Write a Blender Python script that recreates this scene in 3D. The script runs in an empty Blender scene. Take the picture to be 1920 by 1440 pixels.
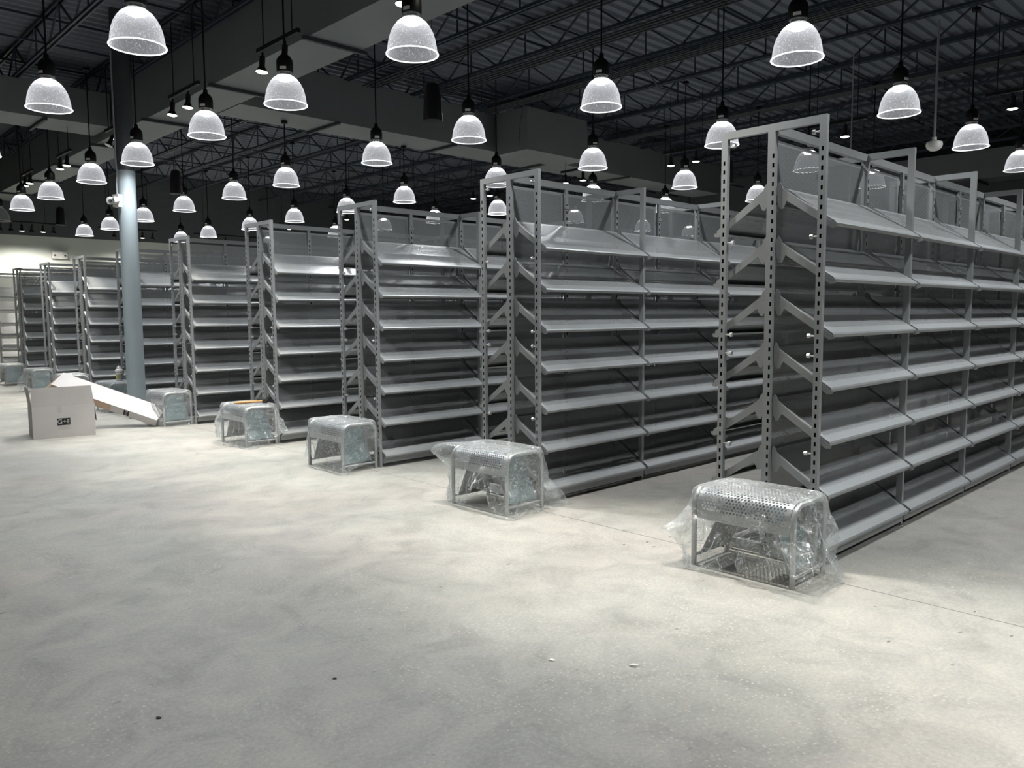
import bpy, math, random
from mathutils import Vector, Matrix, noise
random.seed(7)
S = bpy.context.scene
COL = S.collection
PI = math.pi

# ------------------------------------------------------------------ materials
def newmat(name):
    m = bpy.data.materials.new(name); m.use_nodes = True
    nt = m.node_tree; nt.nodes.clear()
    out = nt.nodes.new('ShaderNodeOutputMaterial')
    return m, nt, out
def N(nt, t, **kw):
    n = nt.nodes.new(t)
    for k, v in kw.items():
        if k.startswith('i_'):
            key = k[2:]
            key = int(key) if key.isdigit() else key.replace('_', ' ')
            n.inputs[key].default_value = v
        else:
            setattr(n, k, v)
    return n
def L(nt, a, b): nt.links.new(a, b)
def principled(nt, col=(.5, .5, .5), metal=0, rough=.5, spec=.5):
    p = nt.nodes.new('ShaderNodeBsdfPrincipled')
    p.inputs['Base Color'].default_value = (*col, 1)
    p.inputs['Metallic'].default_value = metal
    p.inputs['Roughness'].default_value = rough
    p.inputs['Specular IOR Level'].default_value = spec
    return p
def ramp(nt, fac, stops):
    r = nt.nodes.new('ShaderNodeValToRGB')
    el = r.color_ramp.elements
    while len(el) < len(stops): el.new(.5)
    for e, (p, c) in zip(el, stops):
        e.position = p; e.color = (*c, 1) if len(c) == 3 else c
    L(nt, fac, r.inputs[0]); return r
def simple(name, col, metal=0, rough=.5, spec=.5, var=.06, scale=6):
    """plain coat with a faint procedural mottling"""
    m, nt, out = newmat(name)
    p = principled(nt, col, metal, rough, spec)
    tc = N(nt, 'ShaderNodeTexCoord'); no = N(nt, 'ShaderNodeTexNoise', i_Scale=scale, i_Detail=3.0)
    L(nt, tc.outputs['Object'], no.inputs['Vector'])
    r = ramp(nt, no.outputs['Fac'], [(.3, tuple(c*(1-var) for c in col)), (.7, tuple(min(1, c*(1+var)) for c in col))])
    L(nt, r.outputs[0], p.inputs['Base Color'])
    L(nt, p.outputs[0], out.inputs[0]); return m
def emis(name, col, s):
    m, nt, out = newmat(name)
    e = N(nt, 'ShaderNodeEmission'); e.inputs[0].default_value = (*col, 1); e.inputs[1].default_value = s
    L(nt, e.outputs[0], out.inputs[0]); return m
def perforated(name, col, metal, rough, pitch, dia):
    """sheet metal with round holes in staggered rows, laid out in the sheet's own uv (metres)"""
    m, nt, out = newmat(name)
    p = principled(nt, col, metal, rough)
    uv = N(nt, 'ShaderNodeUVMap')
    s3 = math.sqrt(3)
    sc = N(nt, 'ShaderNodeVectorMath', operation='MULTIPLY'); sc.inputs[1].default_value = (1/pitch, 1/(pitch*s3), 0)
    L(nt, uv.outputs[0], sc.inputs[0])
    ds = []
    for off in ((0, 0, 0), (.5, .5, 0)):
        a = N(nt, 'ShaderNodeVectorMath', operation='ADD'); a.inputs[1].default_value = off
        L(nt, sc.outputs[0], a.inputs[0])
        f = N(nt, 'ShaderNodeVectorMath', operation='FRACTION'); L(nt, a.outputs[0], f.inputs[0])
        b = N(nt, 'ShaderNodeVectorMath', operation='SUBTRACT'); b.inputs[1].default_value = (.5, .5, 0)
        L(nt, f.outputs[0], b.inputs[0])
        c = N(nt, 'ShaderNodeVectorMath', operation='MULTIPLY'); c.inputs[1].default_value = (1, s3, 0)
        L(nt, b.outputs[0], c.inputs[0])
        l = N(nt, 'ShaderNodeVectorMath', operation='LENGTH'); L(nt, c.outputs[0], l.inputs[0])
        ds.append(l)
    mn = N(nt, 'ShaderNodeMath', operation='MINIMUM'); L(nt, ds[0].outputs['Value'], mn.inputs[0]); L(nt, ds[1].outputs['Value'], mn.inputs[1])
    lt = N(nt, 'ShaderNodeMath', operation='LESS_THAN'); lt.inputs[1].default_value = dia/pitch/2
    L(nt, mn.outputs[0], lt.inputs[0])
    tr = N(nt, 'ShaderNodeBsdfTransparent'); mx = N(nt, 'ShaderNodeMixShader')
    L(nt, lt.outputs[0], mx.inputs[0]); L(nt, p.outputs[0], mx.inputs[1]); L(nt, tr.outputs[0], mx.inputs[2])
    L(nt, mx.outputs[0], out.inputs[0]); return m

GREY = (.31, .322, .325)
M = {}
M['rack'] = simple('silver_grey_powder_coat', GREY, .35, .40, .5, .04)
M['rack_perf'] = perforated('perforated_shelf_sheet', GREY, .35, .40, .009, .0049)
M['panel_perf'] = perforated('perforated_back_sheet', (.235, .245, .25), .35, .42, .008, .0033)
M['slot'] = simple('slot_shade', (.01, .01, .01), 0, .9, .1)  # black colour puts the shade of the hollow post into the slots
M['bolt'] = simple('zinc_bolt', (.6, .61, .6), .6, .35)
M['bench'] = simple('bench_tube_metal', (.40, .41, .41), .6, .32)
M['bench_perf'] = perforated('perforated_bench_sheet', (.42, .44, .46), .7, .28, .021, .0135)
M['bench_panel'] = simple('bench_panel_grey', (.20, .20, .205), .1, .5)
M['black'] = simple('black_lamp_housing', (.004, .004, .005), 0, .5, .3)
M['dark'] = simple('dark_painted_steel', (.032, .042, .058), .1, .5, .4)
M['deck'] = simple('dark_painted_deck', (.13, .145, .175), 0, .6, .3)
M['duct'] = simple('dark_grey_painted_duct', (.15, .165, .165), 0, .55, .4, .05, 1.5)
M['duct_dark'] = simple('duct_trapeze_paint', (.04, .045, .05), 0, .6, .3)
M['white_plastic'] = simple('white_plastic', (.72, .72, .69), 0, .4)
M['grey_pvc'] = simple('grey_conduit', (.25, .26, .27), 0, .5)
M['lens'] = simple('glass_lens', (.15, .15, .16), .3, .1)
M['wood'] = simple('hickory_wood', (.52, .27, .09), 0, .5, .4, .15, 30)
M['rubber'] = simple('black_rubber', (.02, .02, .022), 0, .6)
M['yellow'] = simple('yellow_label', (.62, .66, .05), 0, .5)
M['paper'] = simple('white_scrap', (.85, .85, .80), 0, .6)
M['chip'] = simple('dark_chip', (.03, .03, .03), 0, .7)
M['ink'] = simple('black_print', (.025, .025, .025), 0, .8, .1)
M['smallprint'] = simple('grey_print', (.35, .34, .33), 0, .8, .1)
M['carton_white'] = simple('white_cardboard', (.47, .455, .45), 0, .8, .2, .05, 3)
M['carton_grey'] = simple('white_cardboard_box', (.50, .475, .46), 0, .8, .2, .05, 3)
M['kraft'] = simple('kraft_cardboard', (.36, .21, .12), 0, .85, .2, .1, 20)
M['kraft_light'] = simple('bare_cardboard', (.50, .37, .28), 0, .85, .2, .06, 20)
M['tape'] = simple('packing_tape', (.44, .42, .40), 0, .3, .5)
M['column_low'] = simple('blue_grey_column_paint', (.30, .35, .37), 0, .45, .4, .03, 2)
M['column_top'] = simple('dark_column_paint', (.05, .058, .062), 0, .5, .4)
M['wall_low'] = simple('pale_green_grey_wall', (.56, .60, .56), 0, .7, .3, .04, .6)
M['wall_top'] = simple('charcoal_wall', (.085, .095, .10), 0, .7, .3)
M['wall_near'] = simple('off_white_wall', (.30, .30, .29), 0, .7, .3)
M['bulb'] = emis('lit_bulb', (1, .98, .96), 40)
M['rim_lit'] = emis('emissive_acrylic_rim', (.96, .98, 1), 2.2)  # emission stands in for lamp light caught in the rim
M['par'] = emis('lit_spot_face', (1, .98, .86), 9)
M['par_off'] = simple('unlit_spot_face', (.55, .55, .53), 0, .3)

# glowing prismatic acrylic dome
def dome_mat(name, lit):
    m, nt, out = newmat(name)
    tc = N(nt, 'ShaderNodeTexCoord')
    no = N(nt, 'ShaderNodeTexNoise', i_Scale=26.0, i_Detail=7.0, i_Roughness=.85, i_Distortion=2.5)
    L(nt, tc.outputs['Object'], no.inputs['Vector'])
    sp = ramp(nt, no.outputs['Fac'], [(.54, (0, 0, 0)), (.66, (1, 1, 1))])
    uv = N(nt, 'ShaderNodeUVMap'); wv = N(nt, 'ShaderNodeTexWave', i_Scale=40.0)   # fine vertical flutes
    L(nt, uv.outputs[0], wv.inputs['Vector'])
    lw = N(nt, 'ShaderNodeLayerWeight', i_Blend=.45)
    # strength
    a = N(nt, 'ShaderNodeMath', operation='MULTIPLY_ADD'); a.inputs[1].default_value = 1.7; a.inputs[2].default_value = .60
    L(nt, sp.outputs[0], a.inputs[0])
    b = N(nt, 'ShaderNodeMath', operation='MULTIPLY_ADD'); b.inputs[1].default_value = .12
    L(nt, wv.outputs['Fac'], b.inputs[0]); L(nt, a.outputs[0], b.inputs[2])
    e = N(nt, 'ShaderNodeEmission'); e.inputs[0].default_value = (.93, .95, 1, 1)
    # emission stands in for bulb light in the acrylic, stronger near the bulb
    sz = N(nt, 'ShaderNodeSeparateXYZ'); L(nt, tc.outputs['Object'], sz.inputs[0])
    near = N(nt, 'ShaderNodeMapRange'); near.inputs['From Min'].default_value = .17; near.inputs['From Max'].default_value = .262; near.inputs['To Max'].default_value = 1.25
    L(nt, sz.outputs[2], near.inputs[0])
    p2 = N(nt, 'ShaderNodeMath', operation='MULTIPLY'); L(nt, near.outputs[0], p2.inputs[0]); L(nt, near.outputs[0], p2.inputs[1])
    sm = N(nt, 'ShaderNodeMath', operation='ADD'); L(nt, p2.outputs[0], sm.inputs[0]); L(nt, b.outputs[0], sm.inputs[1])
    L(nt, sm.outputs[0], e.inputs[1])
    d = N(nt, 'ShaderNodeBsdfDiffuse'); d.inputs[0].default_value = (.5, .52, .54, 1)
    g = N(nt, 'ShaderNodeBsdfGlossy', i_Roughness=.15)
    tr = N(nt, 'ShaderNodeBsdfTransparent')
    f = N(nt, 'ShaderNodeMath', operation='MULTIPLY_ADD', use_clamp=True); f.inputs[1].default_value = .75; f.inputs[2].default_value = .30
    pw = N(nt, 'ShaderNodeMath', operation='POWER'); pw.inputs[1].default_value = 1.6
    L(nt, lw.outputs['Facing'], pw.inputs[0]); L(nt, pw.outputs[0], f.inputs[0])
    mx = N(nt, 'ShaderNodeMixShader')
    L(nt, f.outputs[0], mx.inputs[0]); L(nt, tr.outputs[0], mx.inputs[1])
    L(nt, (e if lit else d).outputs[0], mx.inputs[2])
    L(nt, mx.outputs[0], out.inputs[0]); return m
M['dome'] = dome_mat('emissive_acrylic_dome', True)
M['dome_off'] = dome_mat('unlit_acrylic_dome', False)

# clear crumpled plastic film
def film_mat():
    m, nt, out = newmat('clear_plastic_film')
    tc = N(nt, 'ShaderNodeTexCoord')
    vo = N(nt, 'ShaderNodeTexVoronoi', feature='DISTANCE_TO_EDGE', i_Scale=8.0)
    no = N(nt, 'ShaderNodeTexNoise', i_Scale=5.0, i_Detail=3.0)
    mixv = N(nt, 'ShaderNodeVectorMath', operation='ADD')
    L(nt, tc.outputs['Object'], mixv.inputs[0]); L(nt, no.outputs['Color'], mixv.inputs[1]); L(nt, mixv.outputs[0], vo.inputs['Vector'])
    L(nt, tc.outputs['Object'], no.inputs['Vector'])
    n2 = N(nt, 'ShaderNodeTexNoise', i_Scale=9.0, i_Detail=4.0, i_Distortion=2.0); L(nt, tc.outputs['Object'], n2.inputs['Vector'])
    bmp = N(nt, 'ShaderNodeBump', i_Strength=1.0, i_Distance=.05); L(nt, n2.outputs['Fac'], bmp.inputs['Height'])
    b2 = N(nt, 'ShaderNodeBump', i_Strength=.7, i_Distance=.012); L(nt, vo.outputs['Distance'], b2.inputs['Height']); L(nt, bmp.outputs[0], b2.inputs['Normal'])
    g = N(nt, 'ShaderNodeBsdfGlossy', i_Roughness=.16); g.inputs[0].default_value = (.95, .97, .98, 1); L(nt, b2.outputs[0], g.inputs['Normal'])
    d = N(nt, 'ShaderNodeBsdfTranslucent'); d.inputs[0].default_value = (.8, .83, .84, 1)
    d2 = N(nt, 'ShaderNodeBsdfDiffuse'); d2.inputs[0].default_value = (.8, .83, .84, 1)
    dm = N(nt, 'ShaderNodeMixShader'); dm.inputs[0].default_value = .5; L(nt, d.outputs[0], dm.inputs[1]); L(nt, d2.outputs[0], dm.inputs[2])
    gm = N(nt, 'ShaderNodeMixShader'); gm.inputs[0].default_value = .5
    L(nt, dm.outputs[0], gm.inputs[1]); L(nt, g.outputs[0], gm.inputs[2])
    crease_glint = ramp(nt, vo.outputs['Distance'], [(0, (1, 1, 1)), (.03, (0, 0, 0))])  # whiter lines along the creases also stand in for glints
    lw = N(nt, 'ShaderNodeLayerWeight', i_Blend=.5)
    pw = N(nt, 'ShaderNodeMath', operation='POWER'); pw.inputs[1].default_value = 3.0; L(nt, lw.outputs['Facing'], pw.inputs[0])
    f1 = N(nt, 'ShaderNodeMath', operation='MULTIPLY_ADD'); f1.inputs[1].default_value = .55; f1.inputs[2].default_value = .17; L(nt, pw.outputs[0], f1.inputs[0])
    f2 = N(nt, 'ShaderNodeMath', operation='MULTIPLY_ADD', use_clamp=True); f2.inputs[1].default_value = .60; L(nt, crease_glint.outputs[0], f2.inputs[0]); L(nt, f1.outputs[0], f2.inputs[2])
    tr = N(nt, 'ShaderNodeBsdfTransparent'); tr.inputs[0].default_value = (.97, .985, .985, 1)
    mx = N(nt, 'ShaderNodeMixShader'); L(nt, f2.outputs[0], mx.inputs[0]); L(nt, tr.outputs[0], mx.inputs[1]); L(nt, gm.outputs[0], mx.inputs[2])
    L(nt, mx.outputs[0], out.inputs[0]); return m
M['film'] = film_mat()
def mirror_mat():
    m, nt, out = newmat('teal_protected_mirror')
    p = principled(nt, (.30, .45, .47), .6, .12)
    tc = N(nt, 'ShaderNodeTexCoord'); no = N(nt, 'ShaderNodeTexNoise', i_Scale=3.0); L(nt, tc.outputs['Object'], no.inputs['Vector'])
    r = ramp(nt, no.outputs['Fac'], [(.3, (.26, .37, .38)), (.7, (.40, .50, .51))]); L(nt, r.outputs[0], p.inputs['Base Color'])
    L(nt, p.outputs[0], out.inputs[0]); return m
M['mirror'] = mirror_mat()

def floor_mat():
    m, nt, out = newmat('polished_concrete')
    p = principled(nt, (.4, .4, .38), 0, .35, .45)
    tc = N(nt, 'ShaderNodeTexCoord'); V = tc.outputs['Object']
    def noise(s, d=5.0, r=.6, dist=0.0, off=(0, 0, 0)):
        mp = N(nt, 'ShaderNodeMapping'); mp.inputs['Location'].default_value = off; L(nt, V, mp.inputs['Vector'])
        n = N(nt, 'ShaderNodeTexNoise', i_Scale=s, i_Detail=d, i_Roughness=r, i_Distortion=dist); L(nt, mp.outputs[0], n.inputs['Vector']); return n.outputs['Fac']
    def mixc(fac, a, b, mode='MIX', f=None):
        x = N(nt, 'ShaderNodeMix', data_type='RGBA', blend_type=mode)
        if fac is not None: L(nt, fac, x.inputs[0])
        else: x.inputs[0].default_value = f
        for sock, v in ((x.inputs[6], a), (x.inputs[7], b)):
            if isinstance(v, tuple): sock.default_value = (*v, 1)
            else: L(nt, v, sock)
        return x.outputs[2]
    base = ramp(nt, noise(.55, 6, .62, .4), [(.30, (.325, .322, .300)), (.48, (.355, .348, .322)), (.62, (.385, .362, .335)), (.75, (.345, .348, .322))]).outputs[0]
    mott = ramp(nt, noise(3.2, 8, .7, .8, (3, 1, 0)), [(.33, (.80, .805, .80)), (.5, (1, 1, 1)), (.68, (1.14, 1.13, 1.10))]).outputs[0]
    c = mixc(None, base, mott, 'MULTIPLY', 1.0)
    fine = ramp(nt, noise(60, 4, .7, 0, (1, 5, 0)), [(.35, (.88, .88, .88)), (.65, (1.09, 1.09, 1.08))]).outputs[0]
    c = mixc(None, c, fine, 'MULTIPLY', 1.0)
    # exposed aggregate showing only in patches
    vo = N(nt, 'ShaderNodeTexVoronoi', i_Scale=52.0); L(nt, V, vo.inputs['Vector'])
    dots = ramp(nt, vo.outputs['Distance'], [(.20, (1, 1, 1)), (.34, (0, 0, 0))]).outputs[0]
    pick = N(nt, 'ShaderNodeSeparateColor'); L(nt, vo.outputs['Color'], pick.inputs[0])
    sel = ramp(nt, pick.outputs[0], [(.50, (0, 0, 0)), (.60, (1, 1, 1))]).outputs[0]
    patch = ramp(nt, noise(.9, 5, .65, .5, (7, 2, 0)), [(.43, (0, 0, 0)), (.58, (1, 1, 1))]).outputs[0]
    k = mixc(None, dots, sel, 'MULTIPLY', 1.0); k = mixc(None, k, patch, 'MULTIPLY', 1.0)
    c = mixc(k, c, (.47, .455, .40))
    # dark chips
    v2 = N(nt, 'ShaderNodeTexVoronoi', i_Scale=7.0)
    mp = N(nt, 'ShaderNodeMapping'); mp.inputs['Rotation'].default_value = (0, 0, .9); mp.inputs['Scale'].default_value = (1.0, 2.2, 1)
    dn = N(nt, 'ShaderNodeTexNoise', i_Scale=14.0); L(nt, V, dn.inputs['Vector'])
    ad = N(nt, 'ShaderNodeMix', data_type='VECTOR'); ad.inputs[0].default_value = .03; L(nt, V, ad.inputs[4]); L(nt, dn.outputs['Color'], ad.inputs[5])
    L(nt, ad.outputs[1], mp.inputs['Vector']); L(nt, mp.outputs[0], v2.inputs['Vector'])
    chip = ramp(nt, v2.outputs['Distance'], [(.085, (1, 1, 1)), (.125, (0, 0, 0))]).outputs[0]
    ps = N(nt, 'ShaderNodeSeparateColor'); L(nt, v2.outputs['Color'], ps.inputs[0])
    s2 = ramp(nt, ps.outputs[1], [(.80, (0, 0, 0)), (.81, (1, 1, 1))]).outputs[0]
    cl = ramp(nt, noise(.8, 3, .5, 0, (4, 9, 0)), [(.46, (0, 0, 0)), (.54, (1, 1, 1))]).outputs[0]; s2 = mixc(None, s2, cl, 'MULTIPLY', 1.0)
    k2 = mixc(None, chip, s2, 'MULTIPLY', 1.0)
    c = mixc(k2, c, (.16, .155, .14))
    # saw-cut joint running along the ends of the shelving rows
    sx = N(nt, 'ShaderNodeSeparateXYZ'); L(nt, V, sx.inputs[0])
    def line(sock, x, w):
        a = N(nt, 'ShaderNodeMath', operation='SUBTRACT'); a.inputs[1].default_value = x; L(nt, sock, a.inputs[0])
        b = N(nt, 'ShaderNodeMath', operation='ABSOLUTE'); L(nt, a.outputs[0], b.inputs[0])
        l = N(nt, 'ShaderNodeMath', operation='LESS_THAN'); l.inputs[1].default_value = w; L(nt, b.outputs[0], l.inputs[0]); return l.outputs[0]
    j = line(sx.outputs[0], 4.135, .0035)
    c = mixc(j, c, (.12, .12, .11))
    L(nt, c, p.inputs['Base Color'])
    rr = ramp(nt, noise(2.2, 6, .65, .3, (9, 4, 0)), [(.35, (.33, .33, .33)), (.65, (.50, .50, .50))]).outputs[0]
    L(nt, rr, p.inputs['Roughness'])
    bp = N(nt, 'ShaderNodeBump', i_Strength=.12, i_Distance=.01); L(nt, noise(24, 4, .6), bp.inputs['Height']); L(nt, bp.outputs[0], p.inputs['Normal'])
    L(nt, p.outputs[0], out.inputs[0]); return m
M['floor'] = floor_mat()

# ------------------------------------------------------------------ mesh helpers
class MB:
    def __init__(s): s.v = []; s.f = []; s.m = []; s.uv = []
    def face(s, pts, mi=0, uv=None):
        b = len(s.v); s.v += [tuple(p) for p in pts]; s.f.append(tuple(range(b, b+len(pts)))); s.m.append(mi)
        s.uv.append(uv if uv else [(0, 0)]*len(pts))
    def mesh_part(s, verts, faces, mi=0):
        b = len(s.v); s.v += [tuple(p) for p in verts]
        for f in faces: s.f.append(tuple(b+i for i in f)); s.m.append(mi); s.uv.append([(0, 0)]*len(f))
    def box(s, x0, x1, y0, y1, z0, z1, mi=0, M4=None):
        v = [(x0, y0, z0), (x1, y0, z0), (x1, y1, z0), (x0, y1, z0), (x0, y0, z1), (x1, y0, z1), (x1, y1, z1), (x0, y1, z1)]
        if M4 is not None: v = [tuple(M4 @ Vector(p)) for p in v]
        s.mesh_part(v, [(3, 2, 1, 0), (4, 5, 6, 7), (0, 1, 5, 4), (1, 2, 6, 5), (2, 3, 7, 6), (3, 0, 4, 7)], mi)
    def tube(s, pts, r, n=10, mi=0, caps=True):
        pts = [Vector(p) for p in pts]
        rings = []; prev = None
        for i, p in enumerate(pts):
            t = (pts[min(i+1, len(pts)-1)] - pts[max(i-1, 0)]).normalized()
            if prev is None:
                a = t.orthogonal().normalized()
            else:
                a = (prev - t*prev.dot(t)).normalized()
            prev = a; b = t.cross(a)
            rr = r[i] if isinstance(r, (list, tuple)) else r
            rings.append([p + (a*math.cos(2*PI*k/n) + b*math.sin(2*PI*k/n))*rr for k in range(n)])
        vs = [q for ring in rings for q in ring]; fs = []
        for i in range(len(rings)-1):
            for k in range(n):
                fs.append((i*n+k, i*n+(k+1) % n, (i+1)*n+(k+1) % n, (i+1)*n+k))
        if caps:
            fs.append(tuple(range(n))[::-1]); fs.append(tuple((len(rings)-1)*n+k for k in range(n)))
        s.mesh_part(vs, fs, mi)
    def lathe(s, prof, n=24, mi=0, c=(0, 0, 0), uvs=False):
        """prof: list of (r, z)"""
        b = len(s.v)
        for r, z in prof:
            for k in range(n):
                s.v.append((c[0]+r*math.cos(2*PI*k/n), c[1]+r*math.sin(2*PI*k/n), c[2]+z))
        for i in range(len(prof)-1):
            for k in range(n):
                k2 = (k+1) % n
                s.f.append((b+i*n+k, b+i*n+k2, b+(i+1)*n+k2, b+(i+1)*n+k)); s.m.append(mi)
                s.uv.append([(k/n, i/10), ((k+1)/n, i/10), ((k+1)/n, (i+1)/10), (k/n, (i+1)/10)])
    def prism(s, poly, x0, x1, mi=0):
        """polygon in (y,z), extruded along x"""
        n = len(poly)
        v = [(x0, y, z) for y, z in poly] + [(x1, y, z) for y, z in poly]
        f = [tuple(range(n))[::-1], tuple(range(n, 2*n))] + [(i, (i+1) % n, n+(i+1) % n, n+i) for i in range(n)]
        s.mesh_part(v, f, mi)
    def data(s, name, mats, smooth=False, weld=False):
        me = bpy.data.meshes.new(name); me.from_pydata(s.v, [], s.f)
        for m in mats: me.materials.append(m)
        for p, mi in zip(me.polygons, s.m):
            p.material_index = mi; p.use_smooth = smooth
        ul = me.uv_layers.new(name='UVMap'); i = 0
        for u in s.uv:
            for q in u: ul.data[i].uv = q; i += 1
        me.update()
        if smooth: me.set_sharp_from_angle(angle=math.radians(38))
        return me
def put(name, me, parent=None, loc=(0, 0, 0), rz=0, rot=None):
    o = bpy.data.objects.new(name, me); COL.objects.link(o)
    o.location = loc; o.rotation_euler = rot if rot else (0, 0, rz)
    if parent: o.parent = parent
    return o
def thing(name, label, cat, loc=(0, 0, 0), rz=0, group=None):
    o = bpy.data.objects.new(name, None); COL.objects.link(o); o.empty_display_size = .1
    o.location = loc; o.rotation_euler = (0, 0, rz); tag(o, label, cat, group); return o
def tag(o, label, cat, group=None):
    o['label'] = label; o['category'] = cat
    if group: o['group'] = group
    return o
def struct(name, mb, mats, smooth=False):
    o = put(name, mb.data(name, mats, smooth)); o['kind'] = 'structure'; return o

# ------------------------------------------------------------------ room shell
XW, YW, ZC = 22.0, 24.5, 5.65
b = MB(); b.box(-6, XW, -6, YW, -.2, 0); struct('floor', b, [M['floor']])
b = MB(); b.box(-6, XW+.2, YW, YW+.2, 0, 3.65, 0); b.box(-6, XW+.2, YW, YW+.2, 3.65, ZC+.1, 1); struct('wall_back', b, [M['wall_low'], M['wall_top']])
b = MB(); b.box(XW, XW+.2, -6, YW, 0, 3.65, 0); b.box(XW, XW+.2, -6, YW, 3.65, ZC+.1, 1); struct('wall_right', b, [M['wall_low'], M['wall_top']])
b = MB(); b.box(-6.2, -6, -6, YW, 0, 3.65, 0); b.box(-6.2, -6, -6, YW, 3.65, ZC+.1, 1); struct('wall_left', b, [M['wall_near'], M['wall_top']])
b = MB(); b.box(-6.2, XW+.2, -6.2, -6, 0, 3.65, 0); b.box(-6.2, XW+.2, -6.2, -6, 3.65, ZC+.1, 1); struct('wall_front', b, [M['wall_near'], M['wall_top']])
# corrugated roof deck, ribs along X
b = MB(); y = -6.0; pr = []
while y < YW:
    pr += [(y, ZC+.04), (y+.10, ZC+.04), (y+.125, ZC), (y+.175, ZC)]; y += .20
for (y0, z0), (y1, z1) in zip(pr[:-1], pr[1:]): b.face([(-6, y0, z0), (-6, y1, z1), (XW, y1, z1), (XW, y0, z0)])
b.box(-6, XW, -6, YW, ZC+.06, ZC+.2)
struct('ceiling', b, [M['deck']])
# open-web joists along Y
def bar(mb, p, q, w, mi=0):
    p = Vector(p); q = Vector(q); t = (q-p).normalized(); a = t.cross(Vector((0, 0, 1)))
    if a.length < .01: a = Vector((1, 0, 0))
    a = a.normalized()*w/2; c = t.cross(a).normalized()*w/2
    vs = [p-a-c, p+a-c, p+a+c, p-a+c, q-a-c, q+a-c, q+a+c, q-a+c]
    mb.mesh_part(vs, [(3, 2, 1, 0), (4, 5, 6, 7), (0, 1, 5, 4), (1, 2, 6, 5), (2, 3, 7, 6), (3, 0, 4, 7)], mi)
b = MB(); z0, z1 = 5.17, ZC-.01
for dx in (-.03, .03):
    b.box(dx-.012, dx+.012, -3, YW, z0, z0+.04); b.box(dx-.012, dx+.012, -3, YW, z1-.04, z1)
y = -3.0; up = True
while y < YW-.6:
    bar(b, (0, y, z0+.02 if up else z1-.02), (0, y+.6, z1-.02 if up else z0+.02), .022)
    if up: bar(b, (0, y+.6, z0+.02), (0, y+.6, z1-.02), .018)
    y += .6; up = not up
jm = b.data('ceiling_joist', [M['dark']])
for k, x in enumerate([-1.9+1.29*i for i in range(18)]):
    o = put('ceiling_joist', jm, loc=(x, 0, 0)); o['kind'] = 'structure'
# bridging angles along X
b = MB(); b.box(-4, XW, -.012, .012, 0, .03); b.box(-4, XW, .05, .062, .36, .39)
bm_ = b.data('ceiling_bridging', [M['dark']])
for y in (2.6, 4.63, 6.0, 8.0, 10.2, 12.6, 15.0, 17.4, 19.8, 22.2):
    o = put('ceiling_bridging', bm_, loc=(0, y, 5.215)); o['kind'] = 'structure'
# bundles of four conduits along Y
lab = {7.28: 'first', 8.4: 'second', 9.75: 'third', 13.4: 'fourth'}
b = MB()
for i in range(4): b.tube([(i*.075, -2, 0), (i*.075, 10.9, 0)], .014, 8)
cm = b.data('conduit', [M['duct_dark']], True)
for x, z in ((7.28, 5.08), (8.4, 5.1), (9.75, 5.1), (13.4, 5.1)):
    o = put('ceiling_conduit', cm, loc=(x, 0, z)); o['kind'] = 'structure'
# wandering flexible conduits
b = MB()
b.tube([(7.28, 9.2, 5.08), (7.1, 9.5, 5.0), (7.3, 9.9, 4.95), (8.0, 10.2, 5.0), (8.9, 10.3, 5.08)], .012, 6)
b.tube([(10, 7.4, 5.1), (10.6, 7.6, 5.0), (11.3, 7.3, 4.9), (11.5, 7.0, 4.75)], .013, 6)
b.tube([(9.8, 9.8, 5.12), (9.9, 10.0, 4.8), (9.95, 10.1, 4.4)], .010, 6)
struct('ceiling_cable', b, [M['duct_dark']], True)

# ducts ---------------------------------------------------------------
def duct(name, label, boxes, bars):
    r = thing(name, label, 'air duct', (0, 0, 0))
    b = MB()
    for q in boxes: b.box(*q)
    put('duct_body', b.data('duct_body', [M['duct']]), r)
    for q in bars:
        b = MB(); b.box(*q); put('hanger_bar', b.data('hanger_bar', [M['duct_dark']]), r)
    return r
bars = []
for y in (3.05, 5.5, 7.95, 10.4, 12.85, 15.3, 17.75, 20.2, 22.6):
    bars.append((4.56, 5.38, y, y+.045, 4.455, 4.497))
duct('air_duct', 'long dark grey ceiling duct running away above the row ends', [(4.63, 5.31, -1, 11.09, 4.5, 5.24), (4.64, 5.30, 11.09, 24.3, 4.5, 5.24)], bars)
bars = [(x, x+.045, 11.05, 12.02, 4.455, 4.497) for x in (6.9, 9.3, 11.8, 14.3, 16.7)]
duct('air_duct', 'wide dark rectangular ceiling duct crossing left to right above the shelving rows', [(5.33, 18.2, 11.13, 11.95, 4.5, 5.2)], bars)
duct('air_duct', 'square drop box of the ceiling duct hanging in the dark centre of the ceiling', [(10.26, 11.9, 10.2, 11.0, 4.4, 5.15)], [])
duct('air_duct', 'dark duct branch going off to the left edge below the ceiling', [(-5, 4.60, 14.4, 15.3, 4.62, 5.16)], [(1.5, 1.545, 14.35, 15.35, 4.57, 4.618), (3.6, 3.645, 14.35, 15.35, 4.57, 4.618)])
duct('air_duct', 'distant pale duct hanging near the far right wall beyond the nearest row', [(20.7, 21.5, -3, 11, 4.5, 5.15)], [(20.6, 21.6, y, y+.05, 4.45, 4.495) for y in (1.2, 3.6, 5.9, 8.3)])

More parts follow.
